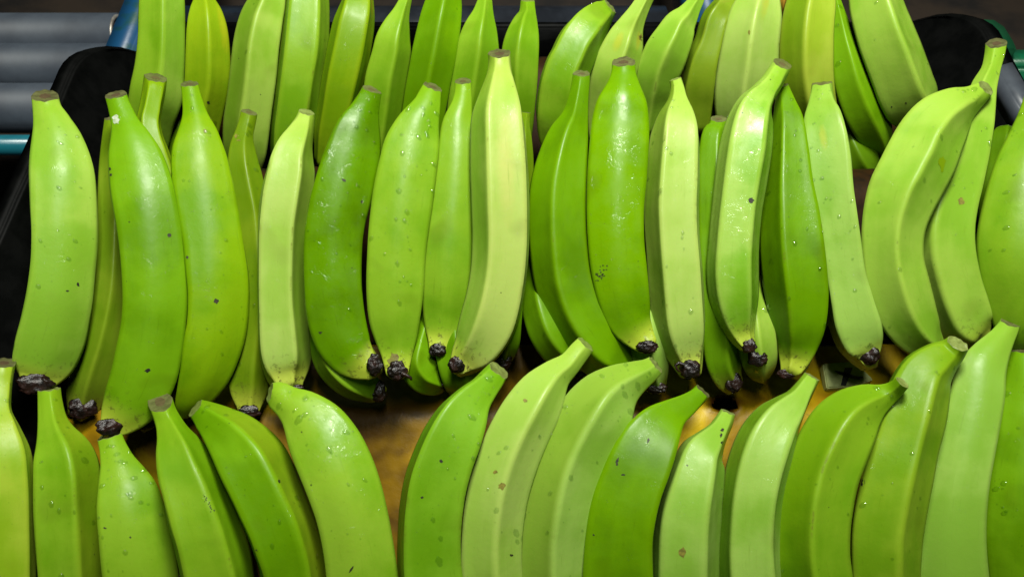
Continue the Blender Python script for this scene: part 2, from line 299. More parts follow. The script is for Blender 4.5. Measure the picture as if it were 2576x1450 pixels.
P('m6u',2,-.006,'M',5,-30,8,0,.3,[(790,700,850,700),(782,790,865,770),(780,860,875,830),(786,908,885,865),(806,946,903,893),(846,984,925,918),(890,1003,950,940),(925,1010,966,962)],(949,982,24,26),
  'small green plantain curving right under the dark green one, its own black tip below')
P('m7',2,0.018,'M',3,60,4,0,.34,[(1067,206,1110,232),(1053,232,1108,252),(1036,262,1107,280),(996,315,1106,320),(968,366,1105,368),(955,415,1099,415),(938,495,1088,495),(929,570,1078,570),(925,650,1069,650),(923,725,1064,730),(929,800,1056,795),(945,853,1048,852),(960,895,1037,892),(971,938,1027,938)],(998,931,26,23),
  'smooth light green plantain dotted with water drops, a hooked black tip facing the viewer', drops=1.6)
P('m7u',2,-.006,'G',5,0,9,0,.3,[(1045,760,1110,760),(1035,820,1105,810),(1020,880,1092,860),(1008,930,1090,895),(1030,968,1098,920),(1065,984,1112,938),(1100,984,1124,952)],(1114,957,19,20),
  'small green plantain poking out rightwards below the drop-dotted fruit, ragged black tip')
P('m8',2,0.008,'M2',3,60,4.5,0,.40,[(1144,202,1185,208),(1144,228,1186,230),(1136,262,1187,265),(1113,312,1188,312),(1104,370,1192,370),(1095,440,1194,440),(1085,520,1194,520),(1075,580,1192,580),(1066,660,1189,660),(1061,735,1181,730),(1066,800,1164,795),(1073,845,1149,848),(1078,874,1126,880)],(1100,880,23,16),
  'slender mid green plantain squeezed left of the tallest yellow-green one')
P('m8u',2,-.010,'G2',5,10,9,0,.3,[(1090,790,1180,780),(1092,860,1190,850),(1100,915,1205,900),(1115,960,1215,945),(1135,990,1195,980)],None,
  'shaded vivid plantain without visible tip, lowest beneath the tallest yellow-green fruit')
P('m9',2,.024,'YP',5,-24,9,0,.42,[(1228,141,1283,127),(1229,160,1285,155),(1224,190,1290,192),(1205,240,1304,245),(1189,295,1316,295),(1186,360,1323,355),(1186,430,1329,440),(1188,520,1332,520),(1191,600,1331,600),(1187,680,1326,680),(1173,755,1314,760),(1157,810,1295,825),(1141,865,1257,880),(1130,897,1208,918),(1131,920,1172,937)],(1149,915,22,22),
  'tallest plantain of the middle row, creamy yellow-green with a wide brown cut stem', face=('l','P'), blush=[(.22,.38,.07,.22,(.46,.44,.12))])
P('m9u',2,-.006,'G2',5,10,9,0,.3,[(1225,640,1322,640),(1228,720,1318,720),(1236,800,1312,800),(1240,860,1307,856),(1244,900,1290,897)],(1263,905,28,21),
  'dark green plantain tucked behind the tallest fruit, black tip over a front row stem')
P('m9v',2,-.030,'O2',5,10,8,0,.3,[(1312,284,1336,282),(1310,310,1332,310),(1300,355,1338,352),(1288,420,1342,420),(1288,520,1340,520),(1292,620,1335,620)],None,
  'thin shaded plantain showing only a brown stub of stem right of the tallest fruit')
P('m10',2,.004,'V2',5,-12,10,-4,.40,[(1441,184,1484,186),(1438,207,1484,208),(1431,240,1480,250),(1413,290,1479,300),(1380,340,1480,345),(1356,400,1478,400),(1338,470,1475,470),(1333,550,1474,545),(1336,630,1478,625),(1346,710,1488,700),(1367,790,1512,765),(1402,855,1545,822),(1452,908,1578,870),(1515,936,1600,893),(1570,932,1618,908)],None,
  'long vivid green plantain bowing to the right under its wide neighbour, no black tip')
P('m10u',2,-.008,'G2',5,-10,8,0,.3,[(1320,640,1380,640),(1314,730,1400,730),(1316,785,1420,780),(1332,840,1440,825),(1362,888,1460,855),(1398,918,1485,880),(1440,930,1500,905)],(1458,936,20,15),
  'dusky green plantain low behind the long bowing one, tip hidden in shade')
P('m11',2,0.024,'V3',3,60,4,0,.45,[(1540,160,1598,154),(1537,185,1600,185),(1526,217,1609,217),(1503,262,1626,258),(1490,315,1631,310),(1483,370,1631,370),(1478,450,1626,450),(1476,530,1619,530),(1480,610,1620,610),(1489,680,1627,680),(1505,750,1634,750),(1530,808,1639,803),(1570,852,1648,836),(1600,874,1655,858)],(1628,871,27,16),
  'wide vivid green plantain with bright wet shine and a patch of tiny black specks', glossy=1)
P('m11u',2,-.010,'P3',5,10,8,0,.3,[(1560,760,1680,760),(1566,820,1692,810),(1578,870,1690,860),(1592,910,1682,905),(1608,945,1680,948),(1628,970,1676,972)],(1651,974,26,14),
  'pale shaded plantain low under the wide vivid one, its black tip over the yellow tray')
P('m12',2,.014,'P2',5,-24,13,0,.15,[(1684,197,1714,201),(1686,222,1722,222),(1679,255,1730,252),(1655,295,1747,292),(1640,335,1758,335),(1633,380,1760,380),(1625,450,1760,450),(1621,520,1758,520),(1625,600,1760,600),(1631,680,1767,680),(1637,750,1772,750),(1645,815,1775,815),(1664,865,1773,865),(1688,903,1769,905),(1708,932,1765,937)],(1737,928,27,23),
  'pale narrow-necked plantain with a left ridge, centre right of the wide vivid one', face=('l','X2'))
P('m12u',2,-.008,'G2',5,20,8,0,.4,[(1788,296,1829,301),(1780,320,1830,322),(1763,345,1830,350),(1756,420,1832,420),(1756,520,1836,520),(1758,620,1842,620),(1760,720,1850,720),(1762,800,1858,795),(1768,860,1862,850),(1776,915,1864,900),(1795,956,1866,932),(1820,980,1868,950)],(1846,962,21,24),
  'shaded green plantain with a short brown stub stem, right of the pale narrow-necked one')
P('m13',2,.022,'P4',5,38,9,0,.5,[(1948,146,1988,174),(1932,172,1982,190),(1912,205,1968,214),(1885,235,1952,240),(1850,270,1946,268),(1825,312,1945,315),(1808,380,1940,380),(1798,450,1929,450),(1790,530,1916,525),(1782,610,1909,610),(1777,680,1907,680),(1784,745,1907,745),(1805,805,1902,800),(1833,848,1898,838),(1856,872,1900,860)],(1883,868,19,19),
  'wet shining plantain with neck leaning right and a ragged black mark near its middle', glossy=1)
P('m13u',2,-.010,'Y',5,10,7,0,.3,[(1850,700,1930,700),(1850,770,1938,770),(1853,830,1948,825),(1858,880,1954,875),(1872,922,1952,912),(1892,948,1938,940)],(1905,900,24,21),
  'yellowish plantain end turned up to the viewer, black tip ringed by pale skin')
P('m14',2,.008,'V2',5,-18,11,0,.3,[(1958,205,1980,225),(1948,260,2003,265),(1940,310,2022,310),(1930,380,2034,380),(1920,460,2045,460),(1912,540,2062,540),(1910,620,2074,620),(1916,690,2082,690),(1926,750,2084,750),(1938,810,2077,815),(1950,860,2060,865),(1958,905,2038,907),(1962,930,2018,935)],(1979,939,23,12),
  'vivid green broad plantain without visible stem, between shiny leaning and flat-cut pale fruits')
P('m15',2,-.002,'P3',4,48,9,12,.12,[(2042,209,2094,210),(2039,240,2097,238),(2033,272,2106,272),(2024,305,2122,305),(2022,350,2134,348),(2028,410,2142,410),(2036,480,2148,480),(2048,550,2158,550),(2060,620,2168,620),(2070,690,2178,688),(2078,760,2197,750),(2086,820,2213,805),(2105,868,2218,850),(2138,905,2217,880),(2162,924,2210,900)],(2187,891,25,24),
  'pale plantain with a flat-cut neck and a square black tip at lower right', blush=[(.27,.24,.04,.05,(.40,.37,.010))])
P('m16',2,.014,'P',5,12,11,0,.55,[(2463,206,2497,236),(2440,222,2489,244),(2400,248,2470,260),(2350,270,2455,280),(2297,302,2438,314),(2258,350,2420,350),(2230,398,2403,395),(2205,447,2379,440),(2180,505,2351,492),(2169,580,2323,570),(2171,655,2320,650),(2184,725,2336,725),(2212,790,2353,790),(2258,848,2369,835),(2325,888,2377,862)],None,
  'large curved pale plantain bending right at the neck, right of the bare tray gap', lift=.018)
P('m17',2,-.008,'P',5,-10,11,0,.42,[(2479,106,2534,112),(2476,140,2528,143),(2468,175,2517,178),(2445,215,2509,215),(2425,260,2505,260),(2388,320,2500,325),(2366,380,2491,385),(2336,440,2478,445),(2300,500,2463,505),(2278,570,2454,565),(2276,640,2456,635),(2294,710,2469,705),(2316,775,2488,765),(2350,830,2501,812),(2415,865,2502,840),(2450,876,2495,856)],(2480,852,14,9),
  'yellowish ribbed plantain with the longest bare stem, tucked under the large curved one', blush=[(.05,.16,.05,.10,(.40,.37,.010))])
P('m18',2,0.020,'M2',3,55,4,0,.3,[(2590,190,2640,215),(2572,250,2655,265),(2550,310,2670,315),(2527,365,2672,365),(2498,430,2665,430),(2474,510,2655,510),(2457,600,2640,600),(2460,670,2630,670),(2478,740,2640,740),(2498,810,2650,805),(2520,860,2660,840),(2560,890,2650,870)],None,
  'green drop-speckled plantain cut off by the right edge in the middle row', drops=1.4)
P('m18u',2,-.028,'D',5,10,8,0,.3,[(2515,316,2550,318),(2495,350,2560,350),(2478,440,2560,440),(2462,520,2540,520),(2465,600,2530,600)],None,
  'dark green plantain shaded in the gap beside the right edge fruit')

# ---------------------------------------------------------------- front row
P('f1',3,.006,'Y2',5,40,8,0,.35,[(-22,908,41,914),(-20,940,35,940),(-22,985,29,990),(-28,1030,29,1035),(-40,1080,51,1080),(-52,1140,77,1140),(-60,1200,85,1200),(-62,1280,89,1280),(-62,1380,92,1380),(-60,1480,92,1480),(-50,1560,86,1560),(-30,1640,60,1640)],None,
  'yellow-green plantain cut off by the left edge in the front row')
P('f2',3,-.020,'M',5,14,12,10,.1,[(94,982,153,974),(95,1010,157,1006),(95,1055,169,1055),(92,1090,190,1090),(83,1135,230,1137),(81,1180,248,1180),(83,1240,254,1240),(87,1320,258,1320),(91,1400,262,1400),(92,1480,264,1480),(95,1580,255,1580),(110,1650,220,1650)],None,
  'front plantain with a bright middle ridge, stem right under the leftmost black tip', face=('r','X1'))
P('f3',3,-.010,'M',3,60,4,0,.15,[(243,1098,307,1094),(250,1130,318,1118),(252,1165,338,1155),(246,1205,368,1195),(242,1250,398,1240),(243,1300,417,1295),(248,1360,433,1358),(255,1430,445,1430),(262,1500,450,1500),(275,1580,445,1580),(300,1650,420,1650)],None,
  'broad light green front plantain whose stem top is touched by a black tip from above')
P('f4',3,.0,'M2',5,22,12,8,.85,[(380,1031,427,988),(391,1062,440,1022),(397,1100,472,1072),(393,1145,515,1122),(396,1190,546,1176),(407,1235,571,1226),(420,1295,596,1290),(435,1350,613,1345),(447,1405,627,1400),(460,1470,640,1465),(480,1550,648,1545),(510,1640,630,1640)],None,
  'front plantain with its grey cut stem face turned left, fourth from the left edge', face=('r','G'))
P('f5',3,-.004,'G',5,22,13,4,.25,[(476,1047,508,1004),(496,1073,541,1012),(515,1104,592,1032),(533,1145,652,1062),(550,1190,714,1122),(573,1237,750,1192),(596,1283,775,1252),(618,1330,796,1302),(636,1375,810,1357),(652,1415,820,1412),(662,1470,828,1466),(680,1550,828,1550),(710,1640,800,1640)],None,
  'front plantain with stem pointing up left and an olive speckled right face', specks=.8, face=('r','X1'))
P('f6',3,.012,'M3',3,58,5,0,.22,[(657,1000,702,974),(668,1014,724,970),(692,1037,760,987),(709,1070,808,1003),(722,1115,859,1035),(739,1165,904,1092),(760,1215,936,1155),(780,1265,956,1215),(797,1315,970,1275),(809,1368,983,1340),(817,1425,994,1410),(823,1490,1001,1480),(835,1570,1000,1560),(860,1650,980,1650)],None,
  'plump wet light green plantain curving left at the stem, beside the bare yellow tray', glossy=1, lift=.012)
P('f7',3,.010,'G3',4,-36,10,0,.5,[(1229,918,1280,942),(1208,940,1268,962),(1180,968,1248,990),(1140,997,1233,1021),(1100,1033,1225,1063),(1067,1083,1212,1110),(1040,1140,1192,1165),(1018,1200,1175,1225),(1006,1270,1165,1282),(1001,1340,1159,1345),(1000,1410,1160,1410),(1004,1480,1167,1475),(1015,1560,1172,1555),(1040,1640,1160,1640)],None,
  'clean bright green plantain just right of the bare yellow tray, stem leaning right')
P('f8',3,.004,'P2',5,10,8,0,.3,[(1451,855,1496,875),(1434,870,1481,896),(1405,900,1456,931),(1360,925,1434,961),(1310,962,1423,1001),(1270,1010,1407,1046),(1237,1063,1382,1098),(1209,1122,1357,1156),(1185,1190,1336,1216),(1170,1260,1322,1276),(1162,1335,1313,1340),(1159,1410,1311,1410),(1165,1480,1315,1475),(1180,1560,1320,1555),(1205,1640,1310,1640)],None,
  'pale front plantain with a small brown star-shaped spot, second right of the bare tray')
P('f9',3,-.002,'P3',5,-2,13,0,.25,[(1629,902,1670,932),(1605,914,1656,948),(1560,928,1633,969),(1505,950,1614,991),(1452,982,1602,1021),(1410,1027,1587,1061),(1377,1090,1554,1114),(1346,1160,1525,1171),(1327,1225,1505,1229),(1315,1290,1491,1296),(1308,1350,1481,1356),(1307,1420,1476,1420),(1311,1490,1478,1485),(1325,1570,1485,1565),(1350,1650,1475,1650)],None,
  'pale wet plantain with long central ridge and big water drops beside the dark green one', drops=1.6, face=('l','X2'))
P('f10',3,-.006,'V2',4,42,8,0,.2,[(1749,972,1788,993),(1728,990,1770,1013),(1695,1010,1749,1034),(1650,1032,1724,1059),(1603,1060,1715,1091),(1562,1102,1707,1129),(1533,1150,1692,1179),(1509,1205,1673,1226),(1489,1260,1658,1276),(1477,1325,1647,1331),(1470,1390,1644,1395),(1468,1460,1646,1460),(1475,1540,1652,1540),(1500,1630,1640,1630)],None,
  'darkest green front row plantain with short black scratches, stem by the tray hole', blush=[(.03,.34,.045,.18,(.40,.37,.010))])
P('f11',3,-.014,'P3',5,-38,8,0,.15,[(1816,1024,1847,1047),(1800,1047,1844,1067),(1778,1076,1835,1092),(1745,1103,1828,1120),(1708,1135,1826,1150),(1688,1175,1825,1190),(1669,1220,1823,1230),(1651,1270,1818,1280),(1640,1330,1814,1335),(1636,1400,1811,1400),(1636,1470,1811,1470),(1645,1550,1814,1550),(1675,1640,1800,1640)],None,
  'shortest front plantain, dull green and specked black, its stem tip under the burnt hole', specks=1.2)
P('f12',3,-.006,'P3',5,-32,12,0,.1,[(2022,943,2063,949),(2003,966,2053,973),(1975,996,2039,1006),(1935,1023,2029,1036),(1893,1050,2019,1071),(1858,1093,2008,1113),(1835,1147,1995,1156),(1821,1200,1981,1206),(1811,1260,1970,1263),(1805,1320,1965,1326),(1802,1385,1964,1388),(1804,1450,1968,1450),(1812,1520,1975,1520),(1830,1590,1977,1590),(1855,1650,1960,1650)],None,
  'front plantain with a thin stem and darker left face, next right of the shortest one', face=('l','X3'))
P('f13',3,.0,'M2',5,0,12,0,.7,[(2258,945,2282,977),(2228,968,2271,991),(2190,984,2254,1007),(2140,994,2236,1029),(2086,1015,2218,1061),(2041,1055,2202,1096),(2007,1110,2181,1144),(1981,1170,2160,1196),(1964,1235,2146,1256),(1955,1310,2137,1319),(1955,1385,2136,1388),(1962,1450,2142,1450),(1974,1520,2148,1515),(1995,1590,2150,1590),(2020,1650,2140,1650)],None,
  'ridged front plantain arching right, its pinkish cut stem resting against the next fruit', face=('l','X3'), lift=.05)
P('f14',3,-.014,'B3',5,27,9,0,1.0,[(2386,846,2434,882),(2360,870,2429,893),(2310,895,2413,916),(2260,932,2399,946),(2230,980,2392,990),(2208,1040,2382,1045),(2188,1110,2364,1115),(2163,1180,2352,1180),(2144,1250,2337,1255),(2131,1330,2323,1330),(2128,1400,2317,1400),(2131,1470,2314,1470),(2145,1550,2312,1550),(2170,1640,2300,1640)],None,
  'front plantain with round pale cut stem facing the viewer and a crusty black mark', lift=.04)
P('f15',3,-.020,'P3',3,66,5,0,.45,[(2521,795,2566,822),(2505,818,2560,840),(2480,853,2550,861),(2440,897,2539,895),(2405,940,2532,940),(2388,1000,2528,1000),(2369,1070,2516,1070),(2353,1130,2504,1135),(2338,1190,2493,1195),(2322,1255,2486,1255),(2309,1325,2483,1325),(2301,1390,2485,1390),(2298,1460,2492,1460),(2304,1540,2500,1540),(2325,1640,2490,1640)],None,
  'tall pale front plantain with a yellow right edge, stem highest in the front row', blush=[(.015,.38,.035,.35,(.40,.37,.010))])
P('f16',3,-.030,'G',3,55,4.5,0,.3,[(2538,884,2610,866),(2530,920,2630,910),(2522,980,2655,980),(2510,1050,2668,1050),(2492,1140,2672,1140),(2480,1220,2668,1220),(2476,1300,2662,1300),(2477,1390,2658,1390),(2488,1480,2652,1480),(2505,1580,2640,1580)],None,
  'vivid yellow-green plantain in the lower right corner, cut off by the right edge')
# ------------------------------------------------------------------ the fruit
def catmull(pts, m):
    """resample a list of vectors (any dimension, as tuples) evenly by arc length of the first three"""
    q = [tuple(2*a-b for a, b in zip(pts[0], pts[1]))] + list(pts) + [tuple(2*a-b for a, b in zip(pts[-1], pts[-2]))]
    fine = []
    for i in range(1, len(q)-2):
        for k in range(12):
            s = k/12; a, b, c, d = q[i-1], q[i], q[i+1], q[i+2]
            fine.append(tuple(.5*((2*B) + (-A+C)*s + (2*A-5*B+4*C-D)*s*s + (-A+3*B-3*C+D)*s**3) for A, B, C, D in zip(a, b, c, d)))
    fine.append(tuple(pts[-1]))
    L = [0]
    for a, b in zip(fine, fine[1:]): L.append(L[-1] + (Vector(a[:3])-Vector(b[:3])).length)
    out = []; j = 0
    for k in range(m):
        w = L[-1]*k/(m-1)
        while j < len(L)-2 and L[j+1] < w: j += 1
        s = (w-L[j])/max(L[j+1]-L[j], 1e-9)
        out.append(tuple(a+(b-a)*s for a, b in zip(fine[j], fine[j+1])))
    return out, L[-1]

SEG = 60
def polygon_section(n, d, p, rnd_=0):
    """rounded n-sided section; crease k sits at angle 90 deg - d + k*360/n; returns [(x, y, ridge)] scaled to x in [-1, 1]"""
    p *= 2.0
    faces = [R(90 - d + 180/n + 360/n*k) for k in range(n)]
    creases = [R(90 - d + 360/n*k) for k in range(n)]
    pts = []
    for s in range(SEG):
        a = 2*math.pi*s/SEG
        # pack vertices a little towards the creases
        r = sum(max(0, math.cos(a-fc))**p for fc in faces)**(-1/p)
        dd = min(abs((a-c+math.pi) % (2*math.pi) - math.pi) for c in creases)
        ridge = max(0, 1 - dd/R(10))
        r *= 1 + .030*ridge**2 - .022*min(1, max(0, dd-R(5))/R(16))
        pts.append((r*math.cos(a), r*math.sin(a), ridge))
    if n == 3: rnd_ = .5 + .5*rnd_          # broad-faced fruit: the three ridges are soft, the face between them bulges
    rm = sum(math.hypot(q[0], q[1]) for q in pts)/SEG
    pts = [(x*(1-rnd_)+math.cos(2*math.pi*k/SEG)*rnd_*rm, y*(1-rnd_)+math.sin(2*math.pi*k/SEG)*rnd_*rm, g*(1-rnd_)) for k, (x, y, g) in enumerate(pts)]
    lo = min(pts, key=lambda q: q[0]); hi = max(pts, key=lambda q: q[0]); s = 2/(hi[0]-lo[0]); c = (lo[0]+hi[0])/2
    ym = (max(q[1] for q in pts)+min(q[1] for q in pts))/2
    if n == 3:                              # keep the widest line of the fruit on its own axis
        wl = [max(0, -(x-c)*s)**24 for x, y, g in pts]; wr = [max(0, (x-c)*s)**24 for x, y, g in pts]
        ym = .08*ym + .46*(sum(w*q[1] for w, q in zip(wl, pts))/sum(wl) + sum(w*q[1] for w, q in zip(wr, pts))/sum(wr))
    return [((x-c)*s, (y-ym)*s, g) for x, y, g in pts]

RINGS = 58
TREES = {}
def proj(p):
    d = p-CAM; z = d.dot(fw); return Vector((1288+d.x/z*FPX, 725-d.dot(up)/z*FPX))
def build_plantain(i, f):
    rnd = random.Random(i*31+5); row = f['row']; st = f['st']; ns = len(st)
    P3 = []
    for j, (xl, yl, xr, yr) in enumerate(st):
        t = j/(ns-1)
        bow = {1: .030, 2: .021, 3: .024}[row]*math.sin(math.pi*min(1, max(0, t)))
        bow += f['kw'].get('lift', 0)*.7*max(0, 1-t/.30)**2
        if f['tip'] and not f['key'].endswith('u'): bow += .014*max(0, (t-.80)/.20)**2
        c = on_row(row, (xl+xr)/2, (yl+yr)/2, f['h'] + bow)
        depth = (c-CAM).dot(fw)
        hw = math.hypot(xr-xl, yr-yl)/2*depth/FPX
        e = (rt*(xr-xl) - up*(yr-yl)).normalized()
        P3.append((*c, hw, *e))
    S, length = catmull(P3, RINGS)
    full = polygon_section(f['n'], f['d'], f['p'])
    bm = bmesh.new(); uvl = bm.loops.layers.uv.new('UVMap'); rl = bm.verts.layers.float.new('ridge')
    rings = []; tvals = []
    C = [Vector(q[:3]) for q in S]; W = [q[3] for q in S]
    T00 = (C[1]-C[0]).normalized(); away = math.asin((-T00).dot((CAM-C[0]).normalized()))
    shear = math.tan(min(1.05, max(-.9, math.asin(min(.9, f['ct']*.48)) - away)))
    nsh = max(3, int(abs(shear)*W[0]/(length/RINGS)*1.3)+2)
    for k in range(RINGS):
        T = (C[min(k+1, RINGS-1)]-C[max(k-1, 0)]).normalized()
        V = (CAM-C[k]).normalized(); N = (V - T*V.dot(T)).normalized(); B = T.cross(N)
        if B.x < 0: B = -B
        t = k/(RINGS-1); w = W[k]
        # the section turns slightly along the fruit and rounds off into the neck
        sec = polygon_section(f['n'], f['d'] + f['tw']*(t-.5)*2, f['p'], .65*max(0, 1-t/.22)) if (f['tw'] or t < .25) else full
        # a thick body seen off-axis looks wider than its axis line says: trim it until its outline has the measured width
        p0 = proj(C[k]); b2 = proj(C[k]+B*.01)-p0; b2.normalize(); want = W[k]*FPX/(C[k]-CAM).dot(fw); off = 0.0
        for _ in range(3):
            ex_ = [(proj(C[k] + B*(x*w+off) + N*(y*w))-p0).dot(b2) for x, y, g in sec[::2]]
            lo_, hi_ = min(ex_), max(ex_); w *= 2*want/(hi_-lo_); off -= (lo_+hi_)/2*W[k]/want
        ring = []
        tilt = shear*W[0]*max(0, 1-k/nsh)
        for s, (x, y, g) in enumerate(sec):
            lump = 1 + .018*noise.noise(Vector((t*7+i*3.3, math.cos(2*math.pi*s/SEG)*1.2, math.sin(2*math.pi*s/SEG)*1.2)))
            jag = 0
            if k == 0: jag = .16*w*noise.noise(Vector((s*.22, i, 2.2)))
            co = C[k] + B*(x*w*lump + off) + N*(y*w*1.0*lump) + T*(tilt*y + jag)
            v = bm.verts.new(co); v[rl] = g; ring.append(v)
        rings.append(ring); tvals.append(t)
    # rounded flower end
    T = (C[-1]-C[-3]).normalized(); w = W[-1]; base = rings[-1]; last = [v.co.copy() for v in base]
    for q in (.35, .65, .88):
        ring = []
        sc_ = math.sqrt(1-q*q)
        for co in last:
            v = bm.verts.new(C[-1] + (co-C[-1])*sc_ + T*(w*.55*q)); v[rl] = 0; ring.append(v)
        rings.append(ring); tvals.append(1.0)
    for k in range(len(rings)-1):
        for s in range(SEG):
            s2 = (s+1) % SEG
            fc = bm.faces.new((rings[k][s], rings[k][s2], rings[k+1][s2], rings[k+1][s]))
            for lp, (uu, tt) in zip(fc.loops, ((s/SEG, tvals[k]), ((s+1)/SEG, tvals[k]), ((s+1)/SEG, tvals[k+1]), (s/SEG, tvals[k+1]))):
                lp[uvl].uv = (uu, tt)
    cap = bm.verts.new(C[-1] + T*(w*.55)); cap[rl] = 0
    for s in range(SEG):
        fc = bm.faces.new((rings[-1][s], rings[-1][(s+1) % SEG], cap))
        for lp in fc.loops: lp[uvl].uv = (s/SEG, 1)
    bmesh.ops.recalc_face_normals(bm, faces=bm.faces)
    tree = BVHTree.FromBMesh(bm); TREES[f['key']] = tree
    top = rings[0]; topco = [v.co.copy() for v in top]
    cands = []
    for k in range(3, RINGS-3):
        for s in range(SEG):
            v = rings[k][s]; cands.append((v.co.copy(), k))
    root = empty('plantain', min((v.co for v in bm.verts), key=lambda c: c.z))
    tag(root, f['label'], 'plantain', {1: 'plantains standing in the back row', 2: 'plantains standing in the middle row', 3: 'plantains standing in the front row'}[row])
    link('skin', bm, peel_material(i, f), root)
    # cut face of the stem: a rim, the flesh, a darker core
    c0 = sum(topco, Vector())/SEG; T0 = (C[1]-C[0]).normalized(); w0 = W[0]
    if min(y for _, y in ((st[0][0], st[0][1]), (st[0][2], st[0][3]))) > -5:
        bm = bmesh.new(); prev = None
        for q, dz in ((1.0, 0), (.96, -.05), (.86, .02), (.6, .05), (.42, .02)):
            ring = [bm.verts.new(c0 + (co-c0)*q + T0*(dz*w0) + T0*(.04*w0*noise.noise(co*260))*(q < .99)) for co in topco]
            if prev:
                for s in range(SEG): bm.faces.new((prev[s], prev[(s+1) % SEG], ring[(s+1) % SEG], ring[s]))
            prev = ring
        bm2 = bmesh.new(); ctr = bm2.verts.new(c0 + T0*(.03*w0)); rr = [bm2.verts.new(v.co.copy()) for v in prev]
        for s in range(SEG): bm2.faces.new((rr[s], rr[(s+1) % SEG], ctr))
        bmesh.ops.recalc_face_normals(bm, faces=bm.faces); bmesh.ops.recalc_face_normals(bm2, faces=bm2.faces)
        pale = f['key'] in ('f13', 'f14', 'f7', 'f8', 'f9', 'm16', 'f2', 'f3', 'f5', 'f6', 'f11', 'f12', 'b9', 'b10', 'm12', 'm5')
        cf = link('stem_cut', bm, M_CUTP if pale else M_CUT, root)
        link('stem_core', bm2, M_CORE if not pale else M_CUTP, cf, loc=root.location).location = (0, 0, 0)
        bpy.data.objects[cf.name].children[0].location = (0, 0, 0)
    # dried flower end: a crumpled crust seated on the skin
    if f['tip']:
        cx, cy, rx, ry = f['tip']; r_ = ray(cx, cy).normalized()
        hit = tree.ray_cast(CAM, r_)
        dend = (C[-1]-CAM).dot(fw)
        if hit[0] is not None and abs((hit[0]-CAM).dot(fw)-dend) < .05: ctr = hit[0]
        else: ctr = CAM + r_*(dend/r_.dot(fw)) - r_*(W[-1]*.3)
        sc_ = (ctr-CAM).dot(fw)/FPX; a, b_ = rx*sc_, ry*sc_; a *= .95; b_ *= .98; dp = min(a, b_)*.42
        bm = bmesh.new(); bmesh.ops.create_icosphere(bm, subdivisions=4, radius=1)
        view = -r_; e2 = (up - view*up.dot(view)).normalized(); e1 = e2.cross(view)
        for v in bm.verts:
            d_ = v.co.copy()
            s1 = noise.noise(d_*1.5 + Vector((i, 0, 0)))*.26; s2 = noise.noise(d_*3.5 + Vector((0, i, 0)))*.20
            s3 = (abs(noise.noise(d_*8 + Vector((0, 0, i))))-.2)*.18
            q = d_*(1+s1+s2-s3)
            if d_.z > .3: q.z -= .30*(d_.z-.3) * (1 + noise.noise(d_*5))    # sunken middle
            v.co = ctr + e1*(q.x*a) + e2*(q.y*b_) + view*(q.z*dp + dp*.15)
        link('dried_tip', bm, M_TIP, root)
        if f['key'] in ('m7', 'm12', 'm7u'):    # a curled thread left by the flower
            path = {'m7': [(1010,938),(1024,944),(1034,950),(1035,956)], 'm12': [(1722,918),(1708,912),(1699,918),(1704,930),(1716,936)],
                    'm7u': [(1110,966),(1124,968),(1133,964)]}[f['key']]
            bm = bmesh.new(); prev = None; dist = (ctr-CAM).dot(fw) - .004
            pp = [CAM + ray(*q)*(dist/FPX) for q in path]
            for k, c in enumerate(pp):
                tdir = (pp[min(k+1, len(pp)-1)]-pp[max(k-1, 0)]).normalized(); nn = tdir.cross(view).normalized(); rr_ = .0022*(1-.2*k)
                ring = [bm.verts.new(c + (nn*math.cos(q*math.pi/3) + view*math.sin(q*math.pi/3))*rr_) for q in range(6)]
                if prev:
                    for q in range(6): bm.faces.new((prev[q], prev[(q+1) % 6], ring[(q+1) % 6], ring[q]))
                prev = ring
            bm.faces.new(prev); link('dried_thread', bm, M_TIP, root)
    # water drops lying on the upper side
    nd = {1: 10, 2: 75, 3: 75}[row]*f['kw'].get('drops', 1)
    if f['key'].endswith('u') or f['key'] == 'm9v' or f['key'] == 'bpeach': nd *= .2
    bm = bmesh.new()
    made = 0; tries = 0
    while made < nd and tries < 1500:
        tries += 1
        co, k = rnd.choice(cands)
        if rnd.random() > (1.15 - k/RINGS): continue
        hit = tree.find_nearest(co)
        n_ = hit[1]
        if n_.dot((CAM-co).normalized()) < .15: continue
        tl = (rt*rnd.uniform(-1, 1) + up*rnd.uniform(-1, 1))*.0035
        h2 = tree.find_nearest(co + tl)
        if h2[0] is None: continue
        co, n_ = h2[0], h2[1]
        r_ = .0004 + .0018*rnd.random()**6
        if rnd.random() < .04*f['kw'].get('drops', 1): r_ = rnd.uniform(.0016, .003)
        t1 = n_.orthogonal().normalized(); down = (Vector((0, 0, -1)) + n_*n_.z).normalized() if abs(n_.z) < .98 else t1
        t2 = n_.cross(down).normalized(); el = rnd.uniform(1, 1.7)
        R0 = None; steps = 8 if r_ < .0015 else 14
        rings_ = []
        for a_ in (0, .45, .8):
            rr_ = math.cos(a_*math.pi/2)*(1+.05*rnd.random()); hh = math.sin(a_*math.pi/2)*.42
            rings_.append([bm.verts.new(co + n_*(hh*r_ - .00008) + (down*math.cos(2*math.pi*q/steps)*el + t2*math.sin(2*math.pi*q/steps))*(r_*rr_*(1+.12*math.sin(q*2.1+a_)))) for q in range(steps)])
        for ra, rb in zip(rings_, rings_[1:]):
            for q in range(steps): bm.faces.new((ra[q], ra[(q+1) % steps], rb[(q+1) % steps], rb[q]))
        tp = bm.verts.new(co + n_*(.43*r_))
        for q in range(steps): bm.faces.new((rings_[-1][q], rings_[-1][(q+1) % steps], tp))
        made += 1
    if made:
        bmesh.ops.recalc_face_normals(bm, faces=bm.faces)
        o = link('water_drops', bm, M_WATER, root); o['kind'] = 'stuff'
    else: bm.free()
    return root

ROOT = {}
for i, f in enumerate(F): ROOT[f['key']] = build_plantain(i, f)

